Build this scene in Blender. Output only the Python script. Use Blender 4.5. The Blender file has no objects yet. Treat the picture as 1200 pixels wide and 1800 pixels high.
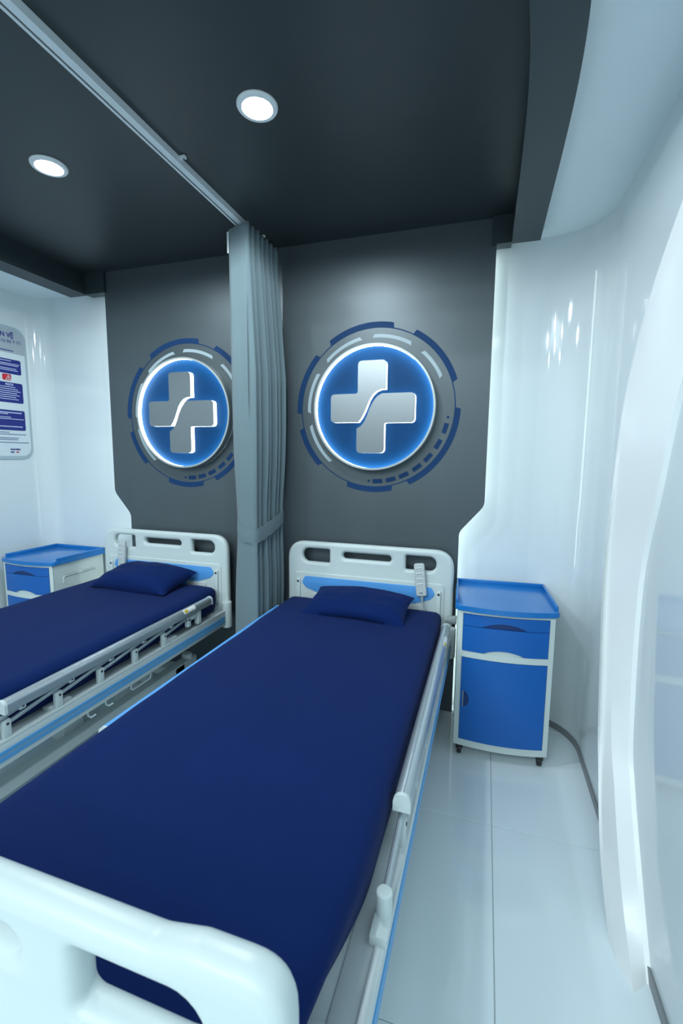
import bpy, bmesh, math, random
from mathutils import Vector, Matrix, noise
random.seed(7)
SC = bpy.context.scene
COL = SC.collection
R = math.radians

# ------------------------------------------------------------------ camera
CAM_H = 1.55
yaw, pitch, roll = R(17.4), R(-7.0), R(0.5)
F = Vector((-math.sin(yaw)*math.cos(pitch), math.cos(yaw)*math.cos(pitch), math.sin(pitch)))
RV = Vector((math.cos(yaw), math.sin(yaw), 0)); UV = RV.cross(F)
R2 = math.cos(roll)*RV + math.sin(roll)*UV; U2 = -math.sin(roll)*RV + math.cos(roll)*UV
cd = bpy.data.cameras.new('camera'); cam = bpy.data.objects.new('camera', cd); COL.objects.link(cam)
m = Matrix((R2, U2, -F)).transposed().to_4x4(); m.translation = (0, 0, CAM_H); cam.matrix_world = m
cd.sensor_fit = 'VERTICAL'; cd.sensor_height = 36; cd.sensor_width = 24; cd.lens = 16.0
cd.clip_start = 0.02
cd.dof.use_dof = True; cd.dof.focus_distance = 2.3; cd.dof.aperture_fstop = 6.3
SC.camera = cam
# ------------------------------------------------------------------ world, lights, exposure
SC.view_settings.view_transform = 'Standard'; SC.view_settings.look = 'None'
SC.view_settings.gamma = 1; SC.view_settings.use_curve_mapping = False
SC.view_settings.exposure = 0.0
W = bpy.data.worlds.new('hall_ambience'); SC.world = W; W.use_nodes = True
bg = W.node_tree.nodes['Background']; bg.inputs[0].default_value = (0.72, 0.91, 1.0, 1); bg.inputs[1].default_value = 0.72
LAMP_COL = (0.83, 0.955, 1.0)
def point(name, loc, energy, radius=0.05, color=LAMP_COL):
    d = bpy.data.lights.new(name, 'POINT'); d.energy = energy; d.shadow_soft_size = radius; d.color = color
    o = bpy.data.objects.new(name, d); o.location = loc; COL.objects.link(o); return o
for i, (x, y, z) in enumerate([(-2.6, -1.6, 3.9), (-0.9, -1.7, 3.9), (-1.8, -3.2, 3.9), (-3.6, -3.0, 3.9), (0.1, -3.2, 3.9),
                               (-2.7, -4.8, 3.9), (-0.7, -4.8, 3.9), (-4.6, -5.0, 3.9), (1.4, -4.9, 3.9), (-1.7, -6.6, 3.9)]):
    point('hall_lamp', (x, y, z), 40, 0.06)
ad = bpy.data.lights.new('hall_fill_area', 'AREA'); ad.shape = 'RECTANGLE'; ad.size = 4.0; ad.size_y = 1.6; ad.energy = 105; ad.color = LAMP_COL  # added fill light from the hall side, not a known fixture
ao = bpy.data.objects.new('hall_fill_area', ad); ao.location = (-1.3, -3.0, 4.0); ao.rotation_euler = (R(30), 0, 0); COL.objects.link(ao)

# ------------------------------------------------------------------ materials
def mat(name, col, rough=0.5, metal=0.0, spec=0.5, emit=None, estr=0.0, coat=0.0, bump=None, var=None, sheen=0, aniso=None):
    M = bpy.data.materials.new(name); M.use_nodes = True
    nt = M.node_tree; b = nt.nodes['Principled BSDF']
    b.inputs['Base Color'].default_value = (*col, 1); b.inputs['Roughness'].default_value = rough
    b.inputs['Metallic'].default_value = metal; b.inputs['Specular IOR Level'].default_value = spec
    b.inputs['Coat Weight'].default_value = coat
    if sheen: b.inputs['Sheen Weight'].default_value = sheen
    if emit:
        b.inputs['Emission Color'].default_value = (*emit, 1); b.inputs['Emission Strength'].default_value = estr
    if bump or var:
        tc = nt.nodes.new('ShaderNodeTexCoord')
        src = tc.outputs['Object']
        if var:
            sc, amt, stretch = var
            mp = nt.nodes.new('ShaderNodeMapping'); mp.inputs['Scale'].default_value = stretch; nt.links.new(src, mp.inputs[0])
            n = nt.nodes.new('ShaderNodeTexNoise'); n.inputs['Scale'].default_value = sc; n.inputs['Detail'].default_value = 4
            nt.links.new(mp.outputs[0], n.inputs['Vector'])
            mx = nt.nodes.new('ShaderNodeMix'); mx.data_type = 'RGBA'
            mx.inputs['A'].default_value = tuple(c*(1-amt) for c in col)+(1,); mx.inputs['B'].default_value = tuple(min(1, c*(1+amt)) for c in col)+(1,)
            nt.links.new(n.outputs['Fac'], mx.inputs['Factor']); nt.links.new(mx.outputs['Result'], b.inputs['Base Color'])
        if bump:
            sc, st, dist, stretch = bump
            mp2 = nt.nodes.new('ShaderNodeMapping'); mp2.inputs['Scale'].default_value = stretch; nt.links.new(src, mp2.inputs[0])
            n2 = nt.nodes.new('ShaderNodeTexNoise'); n2.inputs['Scale'].default_value = sc; n2.inputs['Detail'].default_value = 3
            nt.links.new(mp2.outputs[0], n2.inputs['Vector'])
            bp = nt.nodes.new('ShaderNodeBump'); bp.inputs['Strength'].default_value = st; bp.inputs['Distance'].default_value = dist
            nt.links.new(n2.outputs['Fac'], bp.inputs['Height']); nt.links.new(bp.outputs[0], b.inputs['Normal'])
    return M
WHITEWALL = mat('gloss_white_wall', (0.67, 0.745, 0.775), 0.07, spec=0.5, bump=(1.3, 0.10, 0.02, (1, 1, 0.25)))
SOFFIT = mat('soffit_white', (0.76, 0.86, 0.90), 0.30)
RIBWHITE = mat('rib_white', (0.88, 0.92, 0.92), 0.22)
DARKPANEL = mat('graphite_panel', (0.088, 0.112, 0.124), 0.44, metal=0.45, spec=0.6, bump=(260, 0.08, 0.001, (1, 1, 1)), var=(6, 0.06, (1, 1, 0.2)))
DARKCEIL = mat('graphite_ceiling', (0.033, 0.045, 0.049), 0.42, metal=0.3, spec=0.6, var=(3, 0.10, (1, 1, 1)))
DARKBEAM = mat('graphite_beam', (0.036, 0.054, 0.061), 0.44, metal=0.3, spec=0.55, var=(3, 0.08, (1, 1, 1)))
TILE = mat('polished_tile', (0.74, 0.84, 0.88), 0.06, spec=0.5, var=(2.0, 0.03, (1, 1, 1)))
GROUT = mat('tile_grout', (0.42, 0.48, 0.50), 0.7)
BASEB = mat('baseboard_grey', (0.24, 0.26, 0.27), 0.4, metal=0.3)
LED = mat('led_strip', (1, 1, 1), 0.5, emit=(0.86, 1.0, 0.95), estr=5.0)
LEDRING = mat('led_ring', (1, 1, 1), 0.5, emit=(0.80, 1.0, 1.0), estr=13.0)
LEDSIDE = mat('led_acrylic', (1, 1, 1), 0.5, emit=(0.93, 0.98, 1.0), estr=1.8)
LAMPFACE = mat('downlight_face', (1, 1, 1), 0.5, emit=(0.92, 0.97, 1.0), estr=30.0)
LAMPTRIM = mat('downlight_trim', (0.75, 0.8, 0.82), 0.4)
DISCBLUE = mat('disc_blue', (0.002, 0.038, 0.122), 0.45, spec=0.12)
STEEL = mat('brushed_steel', (0.27, 0.30, 0.315), 0.30, metal=0.9, bump=(120, 0.05, 0.001, (1, 0.03, 0.03)))
RIMSTEEL = mat('rim_steel', (0.42, 0.47, 0.47), 0.45, metal=0.5)
PRINTBLUE = mat('print_navy', (0.009, 0.044, 0.130), 0.6, spec=0.15)
PRINTGREY = mat('print_pale', (0.38, 0.48, 0.53), 0.5)
BEDWHITE = mat('bed_abs_white', (0.60, 0.69, 0.69), 0.32, spec=0.4)
BEDPAINT = mat('bed_painted_steel', (0.58, 0.66, 0.67), 0.35)
CHASSIS = mat('chassis_grey', (0.58, 0.64, 0.64), 0.4)
BEDBLUE = mat('bed_light_blue', (0.10, 0.36, 0.80), 0.35)
STRIPE = mat('bumper_blue', (0.10, 0.36, 0.70), 0.3)
ALU = mat('aluminium_rail', (0.55, 0.62, 0.66), 0.30, metal=0.75)
ALU2 = mat('aluminium_link', (0.45, 0.52, 0.56), 0.35, metal=0.6)
NAVY = mat('navy_sheet', (0.0012, 0.0145, 0.092), 0.85, spec=0.12, sheen=0.03, bump=(420, 0.12, 0.001, (1, 1, 1)), var=(5, 0.08, (1, 1, 1)))
CABWHITE = mat('cabinet_ivory', (0.62, 0.70, 0.68), 0.38)
CABBLUE = mat('cabinet_blue', (0.002, 0.112, 0.44), 0.38, var=(3, 0.05, (1, 1, 1)))
TRAYBLUE = mat('tray_blue', (0.012, 0.175, 0.52), 0.20)
CABSHADE = mat('cabinet_recess_shade', (0.006, 0.035, 0.15), 0.5)  # darker cabinet blue, shade of the hollows put into colour
BLACK = mat('black_rubber', (0.012, 0.013, 0.014), 0.5)
DARKMETAL = mat('screw_dark', (0.08, 0.085, 0.09), 0.4, metal=0.8)
CURTAIN = mat('curtain_grey', (0.150, 0.212, 0.236), 0.85, spec=0.2, sheen=0.15, bump=(300, 0.15, 0.001, (1, 1, 0.3)), var=(40, 0.05, (1, 1, 0.1)))
RAILWHITE = mat('rail_white', (0.66, 0.73, 0.76), 0.4)
RAILSLOT = mat('rail_slot', (0.10, 0.14, 0.17), 0.6)
REMOTE = mat('remote_grey', (0.50, 0.56, 0.57), 0.45)
REMOTEBTN = mat('remote_button', (0.60, 0.67, 0.68), 0.45)
INK = mat('ink_dark', (0.05, 0.06, 0.09), 0.6)
CORD = mat('cord_grey', (0.40, 0.45, 0.46), 0.5)
SIGNGREY = mat('sign_grey', (0.40, 0.50, 0.55), 0.25)
SIGNWHITE = mat('sign_face', (0.66, 0.75, 0.79), 0.15)
SIGNREFL = mat('sign_reflection_grey', (0.36, 0.43, 0.48), 0.15)  # reflection of the dark ceiling, put into colour
SIGNBLUE = mat('sign_blue', (0.006, 0.014, 0.20), 0.2)
SIGNRED = mat('sign_red', (0.55, 0.01, 0.03), 0.2)
SIGNTEXT = mat('sign_navy_text', (0.03, 0.04, 0.22), 0.4)
SIGNLIGHT = mat('sign_light_text', (0.55, 0.62, 0.85), 0.4)
YELLOW = mat('sticker_yellow', (0.65, 0.5, 0.05), 0.5)
STICKER = mat('sticker_white', (0.8, 0.83, 0.82), 0.5)

# ------------------------------------------------------------------ helpers
def finish(me, sharp=35):
    for p in me.polygons: p.use_smooth = True
    me.set_sharp_from_angle(angle=R(sharp)); return me
def obj(name, me, material, parent=None, sharp=35):
    if isinstance(me, bmesh.types.BMesh):
        bm = me; bmesh.ops.recalc_face_normals(bm, faces=bm.faces); me = bpy.data.meshes.new(name); bm.to_mesh(me); bm.free()
    finish(me, sharp)
    me.materials.clear(); me.materials.append(material)
    o = bpy.data.objects.new(name, me); COL.objects.link(o)
    if parent: o.parent = parent
    return o
def tag(o, label, cat=None, group=None, kind=None):
    if label: o['label'] = label
    if cat: o['category'] = cat
    if group: o['group'] = group
    if kind: o['kind'] = kind
    return o
def thing(name, label, cat, loc=(0, 0, 0), rz=0, group=None):
    o = bpy.data.objects.new(name, None); o.empty_display_size = 0.1; COL.objects.link(o)
    o.location = loc; o.rotation_euler = (0, 0, rz); return tag(o, label, cat, group)
def struct(name, bm, material, label=None, sharp=35):
    o = obj(name, bm, material, sharp=sharp); o['kind'] = 'structure'
    if label: o['label'] = label
    return o
def BM(): return bmesh.new()
def box(bm, x0, x1, y0, y1, z0, z1, bev=0.0, seg=2):
    r = bmesh.ops.create_cube(bm, size=1)
    for v in r['verts']:
        v.co = Vector((x0+(v.co.x+.5)*(x1-x0), y0+(v.co.y+.5)*(y1-y0), z0+(v.co.z+.5)*(z1-z0)))
    if bev:
        es = list({e for v in r['verts'] for e in v.link_edges})
        bmesh.ops.bevel(bm, geom=es, offset=bev, segments=seg, profile=0.5, affect='EDGES')
    return bm
def cyl(bm, p0, p1, r0, r1=None, n=20, bev=0.0):
    r1 = r0 if r1 is None else r1
    p0, p1 = Vector(p0), Vector(p1); d = p1-p0
    q = d.to_track_quat('Z', 'Y').to_matrix().to_4x4(); q.translation = (p0+p1)/2
    r = bmesh.ops.create_cone(bm, cap_ends=True, segments=n, radius1=r0, radius2=r1, depth=d.length, matrix=q)
    if bev:
        es = [e for e in {e for v in r['verts'] for e in v.link_edges} if len(e.link_faces) == 2 and any(len(f.verts) > 4 for f in e.link_faces)]
        bmesh.ops.bevel(bm, geom=es, offset=bev, segments=3, profile=0.5, affect='EDGES')
    return bm
def tube(bm, pts, r, n=10, cap=True):
    pts = [Vector(p) for p in pts]; rings = []; up = None
    for i, p in enumerate(pts):
        t = (pts[min(i+1, len(pts)-1)]-pts[max(i-1, 0)]).normalized()
        if up is None:
            a = Vector((0, 0, 1)) if abs(t.z) < 0.9 else Vector((1, 0, 0)); up = (a-t*a.dot(t)).normalized()
        else: up = (up-t*up.dot(t)).normalized()
        s = t.cross(up)
        rings.append([bm.verts.new(p+r*(math.cos(2*math.pi*k/n)*up+math.sin(2*math.pi*k/n)*s)) for k in range(n)])
    for a, b in zip(rings, rings[1:]):
        for k in range(n): bm.faces.new((a[k], a[(k+1) % n], b[(k+1) % n], b[k]))
    if cap: bm.faces.new(rings[0][::-1]); bm.faces.new(rings[-1])
    return bm
def sweep(bm, prof, path):
    """prof: closed list of (a,b) ; path: list of (origin, axis_a, axis_b) frames"""
    rings = [[bm.verts.new(Vector(o)+a*Vector(A)+b*Vector(B)) for a, b in prof] for o, A, B in path]
    n = len(prof)
    for p, q in zip(rings, rings[1:]):
        for k in range(n): bm.faces.new((p[k], p[(k+1) % n], q[(k+1) % n], q[k]))
    bm.faces.new(rings[0][::-1]); bm.faces.new(rings[-1]); return bm
def extr(bm, pts, fn0, fn1):
    """prism between fn0(p) and fn1(p) of a 2D outline"""
    a = [bm.verts.new(fn0(p)) for p in pts]; b = [bm.verts.new(fn1(p)) for p in pts]; n = len(pts)
    bm.faces.new(a[::-1]); bm.faces.new(b)
    for k in range(n): bm.faces.new((a[k], a[(k+1) % n], b[(k+1) % n], b[k]))
    return bm
def rrect(x0, x1, y0, y1, r, n=6):
    """rounded rectangle; r one radius or four (bl, br, tr, tl)"""
    rs = r if isinstance(r, (list, tuple)) else (r,)*4
    out = []
    for (cx, cy, a0), q in zip(((x0, y0, 180), (x1, y0, 270), (x1, y1, 0), (x0, y1, 90)), rs):
        sx = 1 if cx == x0 else -1; sy = 1 if cy == y0 else -1
        for k in range(n+1):
            a = R(a0+90*k/n); out.append((cx+sx*q+q*math.cos(a), cy+sy*q+q*math.sin(a)))
    return out
def round_poly(pts, rad, n=6):
    out = []; N = len(pts)
    for i in range(N):
        p = Vector(pts[i]); a = Vector(pts[i-1])-p; b = Vector(pts[(i+1) % N])-p
        r = rad[i] if isinstance(rad, (list, tuple)) else rad
        if r <= 0: out.append(tuple(p)); continue
        la, lb = a.length, b.length; a.normalize(); b.normalize()
        ang = math.acos(max(-1, min(1, a.dot(b)))); t = min(r/math.tan(ang/2), la*.49, lb*.49)
        p0 = p+a*t; p1 = p+b*t
        for k in range(n+1):
            s = k/n; out.append(tuple((1-s)**2*p0+2*s*(1-s)*p+s*s*p1))
    return out
TO_XZ = Matrix(((1, 0, 0, 0), (0, 0, -1, 0), (0, 1, 0, 0), (0, 0, 0, 1)))   # outline (x,z), front faces -Y
TO_YZ = Matrix(((0, 0, 1, 0), (1, 0, 0, 0), (0, 1, 0, 0), (0, 0, 0, 1)))    # outline (y,z), front faces +X
def plate(loops, depth, bevel=0.0, mtx=None, loc=(0, 0, 0), res=3):
    """flat plate from 2D loops (first outer, rest holes) centred in thickness, rounded edges"""
    cu = bpy.data.curves.new('tmp', 'CURVE'); cu.dimensions = '2D'; cu.fill_mode = 'BOTH'
    for L in loops:
        s = cu.splines.new('POLY'); s.points.add(len(L)-1); s.use_cyclic_u = True
        for p, c in zip(s.points, L): p.co = (c[0], c[1], 0, 1)
    cu.extrude = max(depth/2-bevel, 1e-5); cu.bevel_depth = bevel; cu.bevel_resolution = res; cu.offset = -bevel
    o = bpy.data.objects.new('tmp', cu); COL.objects.link(o)
    dg = bpy.context.evaluated_depsgraph_get(); dg.update()
    me = bpy.data.meshes.new_from_object(o.evaluated_get(dg)); bpy.data.objects.remove(o); bpy.data.curves.remove(cu)
    M4 = Matrix.Translation(loc) @ (mtx or Matrix.Identity(4)); me.transform(M4)
    bm = bmesh.new(); bm.from_mesh(me); bmesh.ops.remove_doubles(bm, verts=bm.verts, dist=1e-5); bm.to_mesh(me); bm.free()
    return me
def text_mesh(txt, size, mtx, loc, align='LEFT', bold=0.0):
    cu = bpy.data.curves.new('tmp', 'FONT'); cu.body = txt; cu.size = size; cu.align_x = align; cu.extrude = 0.0004; cu.offset = bold
    o = bpy.data.objects.new('tmp', cu); COL.objects.link(o)
    dg = bpy.context.evaluated_depsgraph_get(); dg.update()
    me = bpy.data.meshes.new_from_object(o.evaluated_get(dg)); bpy.data.objects.remove(o); bpy.data.curves.remove(cu)
    me.transform(Matrix.Translation(loc) @ mtx); return me
def copy_tree(o, parent=None):
    c = o.copy(); COL.objects.link(c)
    if parent: c.parent = parent
    for ch in list(o.children): copy_tree(ch, c)
    return c
def catmull(pts, n=8):
    out = []
    P = [Vector(p) for p in pts]; P = [2*P[0]-P[1]]+P+[2*P[-1]-P[-2]]
    for i in range(1, len(P)-2):
        for k in range(n):
            t = k/n; a, b, c, d = P[i-1:i+3]
            out.append(0.5*((2*b)+(c-a)*t+(2*a-5*b+4*c-d)*t*t+(3*b-a-3*c+d)*t**3))
    out.append(P[-2]); return out

# ------------------------------------------------------------------ room shell
YP = 2.705        # front of the graphite panel
YW = 2.79         # white wall behind it
XR, XL = 0.54, -3.35
ZC, ZS, ZB = 2.81, 2.715, 2.67
XF = -1.300       # middle of the bay
# floor with tiles
bm = BM(); box(bm, -4.2, 1.4, -4.0, 3.0, -0.08, -0.004)
floor = struct('floor', bm, GROUT, 'polished pale floor of large square tiles')
bmT = BM(); box(bmT, -0.3985, 0.3985, -0.3985, 0.3985, -0.02, 0.0, 0.0012, 1)
tile0 = obj('floor_tile', bmT, TILE, floor)
first = True
for i in range(-5, 1):
    for j in range(-5, 2):
        cx, cy = 0.094+0.4+0.8*i, 1.87+0.4+0.8*j
        o = tile0 if first else tile0.copy()
        if not first: COL.objects.link(o)
        first = False; o.location = (cx, cy, 0.0)
# white glossy shell
def wall_path(side):
    r = 0.28 if side == 'right' else 0.14; n = 14; pts = []
    if side == 'right':
        pts = [(XR, y) for y in (-0.9, -0.4, 0.1, 0.6, 1.1, 1.6, 2.1)]
        pts += [(XR-r+r*math.cos(R(a)), YW-r+r*math.sin(R(a))) for a in [90*k/n for k in range(n+1)]]
    else:
        pts = [(XL, y) for y in (0.0, 0.6, 1.2, 1.8, 2.3)]
        pts += [(XL+r-r*math.cos(R(a)), YW-r+r*math.sin(R(a))) for a in [90*k/n for k in range(n+1)]]
    return pts
def ribbon(pts, z0, z1, thick, out=1):
    """vertical sheet along plan path, thickened to one side"""
    bm = BM(); P = [Vector((p[0], p[1])) for p in pts]; O = []
    for i, p in enumerate(P):
        t = (P[min(i+1, len(P)-1)]-P[max(i-1, 0)]).normalized(); nrm = Vector((t.y, -t.x))*out
        O.append(p+nrm*thick)
    rows = []
    for p, q in zip(P, O):
        rows.append([bm.verts.new((p.x, p.y, z0)), bm.verts.new((p.x, p.y, z1)), bm.verts.new((q.x, q.y, z1)), bm.verts.new((q.x, q.y, z0))])
    for a, b in zip(rows, rows[1:]):
        for k in range(4): bm.faces.new((a[k], a[(k+1) % 4], b[(k+1) % 4], b[k]))
    bm.faces.new(rows[0][::-1]); bm.faces.new(rows[-1]); return bm
rp = wall_path('right'); lp = wall_path('left')
struct('wall_right', ribbon(rp, 0, 2.95, 0.04, 1), WHITEWALL, 'glossy white wall curving round the corner beside the cabinet')
struct('wall_left', ribbon(lp, 0, 2.95, 0.04, -1), WHITEWALL, 'glossy white wall curving round the corner behind the sign')
bm = BM(); box(bm, XL+0.14, XR-0.28, YW, YW+0.04, 0, 2.95); struct('wall_back', bm, WHITEWALL, 'white wall behind the backlit graphite panel')
def inset(pts, d, s):
    P = [Vector(p) for p in pts]; out = []
    for i, p in enumerate(P):
        t = (P[min(i+1, len(P)-1)]-P[max(i-1, 0)]).normalized(); out.append(p+Vector((t.y, -t.x))*s*-d)
    return out
struct('baseboard_right', ribbon(inset(rp, 0.008, 1), 0, 0.035, 0.007, 1), BASEB, 'thin grey baseboard along the curved white wall')
struct('baseboard_left', ribbon(inset(lp, 0.008, -1), 0, 0.035, 0.007, -1), BASEB, 'thin grey baseboard along the left white wall')
# ceilings: graphite slab with rounded front corners, side fascias, white soffits
X0, X1 = XF-1.46, 0.08
pl = [(X0, YP+0.06), (X0, 0.98), (X1-0.12, 0.98), (X1, 1.30), (X1, YP+0.06)]
bm = BM(); extr(bm, pl, lambda p: Vector((p[0], p[1], ZC)), lambda p: Vector((p[0], p[1], ZC+0.06)))
struct('ceiling', bm, DARKCEIL, 'flat graphite ceiling over the beds')
def beam(side):
    if side > 0:
        path = catmull([(0.08, YP), (0.08, 2.3), (0.080, 1.95), (0.075, 1.65), (0.058, 1.40), (0.02, 1.15), (-0.05, 1.0), (-0.12, 0.93)], 6)
        w = 0.14
    else:
        path = catmull([(X0, YP), (X0, 2.3), (X0, 1.95), (X0+.005, 1.65), (X0+.022, 1.40), (X0+.06, 1.15), (X0+.13, 1.0), (X0+.20, 0.93)], 6)
        w = -0.15
    bm = BM(); fr = []
    for i, p in enumerate(path):
        t = (path[min(i+1, len(path)-1)]-path[max(i-1, 0)]); t = Vector((t[0], t[1])).normalized()
        nrm = Vector((-t.y, t.x)); nrm = nrm if nrm.x*w > 0 else -nrm
        fr.append(((p[0], p[1], ZB), (nrm.x, nrm.y, 0), (0, 0, 1)))
    sweep(bm, [(0, 0), (abs(w), 0), (abs(w), 0.16), (0, 0.16)], fr); return bm
struct('trim_1', beam(1), DARKBEAM, 'dark graphite fascia beam curving along the right of the ceiling')
struct('trim_2', beam(-1), DARKBEAM, 'dark graphite fascia beam along the left of the ceiling')
bm = BM(); box(bm, -0.02, 0.08, YP-0.02, YP+0.05, ZB, ZC+0.02); struct('trim_3', bm, DARKBEAM, 'short graphite return above the right edge of the panel')
bm = BM(); box(bm, X0, XF-1.29, YP-0.02, YP+0.05, ZB, ZC+0.02); struct('trim_4', bm, DARKBEAM, 'short graphite return above the left edge of the panel')
bm = BM(); box(bm, 0.10, XR+0.03, 1.42, YW+0.03, ZS, ZS+0.03); struct('ceiling_soffit', bm, SOFFIT, 'pale soffit between right beam and curved wall')
bm = BM(); box(bm, 0.09, XR+0.03, 0.30, 1.417, ZS, ZS+0.03); struct('ceiling_soffit', bm, SOFFIT, 'front piece of the pale right soffit')
bm = BM(); box(bm, XL-0.03, X0-0.02, 0.30, YW+0.03, ZS, ZS+0.03); struct('ceiling_soffit', bm, SOFFIT, 'pale soffit between left beam and white wall')
# graphite panel, backlit
e = 1.305
prof = [(XF+e, 2.83), (XF-e, 2.83), (XF-e, 1.275), (XF-e+0.135, 1.115), (XF-e+0.135, 0.0), (XF+e-0.135, 0.0), (XF+e-0.135, 1.115), (XF+e, 1.275)]
prof = round_poly(prof, [0, 0, 0.08, 0.08, 0, 0, 0.08, 0.08], 8)
bm = BM(); extr(bm, prof, lambda p: Vector((p[0], YP, p[1])), lambda p: Vector((p[0], YP+0.022, p[1])))
panel = struct('wall_panel', bm, DARKPANEL, 'dark graphite wall panel with stepped edges lit from behind')
def led_side(s):
    prof2 = [(XF+s*(e-0.030), 2.66), (XF+s*(e-0.030), 1.27), (XF+s*(e-0.165), 1.10), (XF+s*(e-0.165), 0.02)]
    pts = [Vector(p) for p in prof2]; bm = BM(); rows = []
    dense = []
    for a, b in zip(pts, pts[1:]):
        for k in range(10): dense.append(a.lerp(b, k/10))
    dense.append(pts[-1])
    for p in dense:
        rows.append([bm.verts.new((p.x-s*0.006, YP+0.026, p.y)), bm.verts.new((p.x, YP+0.026, p.y)), bm.verts.new((p.x, YP+0.060, p.y)), bm.verts.new((p.x-s*0.006, YP+0.060, p.y))])
    for a, b in zip(rows, rows[1:]):
        for k in range(4): bm.faces.new((a[k], a[(k+1) % 4], b[(k+1) % 4], b[k]))
    bm.faces.new(rows[0][::-1]); bm.faces.new(rows[-1]); return bm
for s in (1, -1): obj('led_strip', led_side(s), LED, panel)
bm = BM(); box(bm, XF-1.1, XF+1.1, YP+0.022, YW, 0.0, 2.8); obj('backing', bm, DARKBEAM, panel)
# ------------------------------------------------------------------ sculpted portal rib on the right wall
def rib():
    zt = [0.0, 0.17, 0.41, 0.6, 1.12, 1.45, 1.75, 2.0, 2.19, 2.36, 2.47]
    L0 = [1.50, 1.669, 1.775, 1.835, 1.925, 1.89, 1.826, 1.675, 1.47, 1.20, 0.90]
    L1 = [1.436, 1.652, 1.778, 1.858, 1.945, 1.89, 1.80, 1.622, 1.43, 1.15, 0.86]
    L2 = [1.355, 1.545, 1.70, 1.795, 1.88, 1.82, 1.727, 1.545, 1.33, 1.05, 0.78]
    L3 = [1.395, 1.515, 1.67, 1.745, 1.778, 1.68, 1.585, 1.42, 1.20, 0.93, 0.68]
    def dens(ys): return [(p[0], p[1]) for p in catmull(list(zip(ys, zt)), 6)]
    D = [dens(L) for L in (L0, L1, L2, L3)]; xs = (0.449, 0.457, 0.483, 0.526)
    bm = BM(); rows = []
    for k in range(len(D[0])):
        row = [(0.545, D[0][k][0]+0.10), (0.460, D[0][k][0]+0.06)]
        row += [(xs[j], D[j][k][0]) for j in range(4)] + [(0.545, D[3][k][0]-0.006)]
        z = D[0][k][1]
        rows.append([bm.verts.new((x, y, max(0, z))) for x, y in row])
    n = len(rows[0])
    for a, b in zip(rows, rows[1:]):
        for k in range(n): bm.faces.new((a[k], a[(k+1) % n], b[(k+1) % n], b[k]))
    bm.faces.new(rows[0][::-1]); bm.faces.new(rows[-1]); return bm
struct('trim_5', rib(), RIBWHITE, 'white faceted arch rib rising along the right wall', sharp=14)

# ------------------------------------------------------------------ downlights
def downlight(x, y, label):
    t = thing('downlight', label, 'light', (x, y, ZC), 0, 'ceiling downlights')
    bm = BM()
    prof = [(0.052, -0.004), (0.056, -0.011), (0.070, -0.010), (0.0745, -0.004), (0.0745, 0.0), (0.052, 0.0)]
    n = 48; rows = [[bm.verts.new((r*math.cos(2*math.pi*k/n), r*math.sin(2*math.pi*k/n), z)) for r, z in prof] for k in range(n)]
    for k in range(n):
        a, b = rows[k], rows[(k+1) % n]
        for j in range(len(prof)): bm.faces.new((a[j], a[(j+1) % len(prof)], b[(j+1) % len(prof)], b[j]))
    obj('trim_ring', bm, LAMPTRIM, t)
    bm = BM(); cyl(bm, (0, 0, -0.006), (0, 0, -0.001), 0.0535, n=48); obj('diffuser', bm, LAMPFACE, t)
    d = bpy.data.lights.new('downlight_beam', 'SPOT'); d.energy = 48; d.spot_size = R(176); d.spot_blend = 0.25; d.shadow_soft_size = 0.05; d.color = (0.85, 0.95, 1.0)
    o = bpy.data.objects.new('downlight_beam', d); COL.objects.link(o); o.parent = t; o.location = (0, 0, -0.02)
downlight(-0.848, 1.641, 'round white downlight above the nearer bed')
downlight(-1.893, 1.687, 'round white downlight left of the curtain rail')

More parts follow.
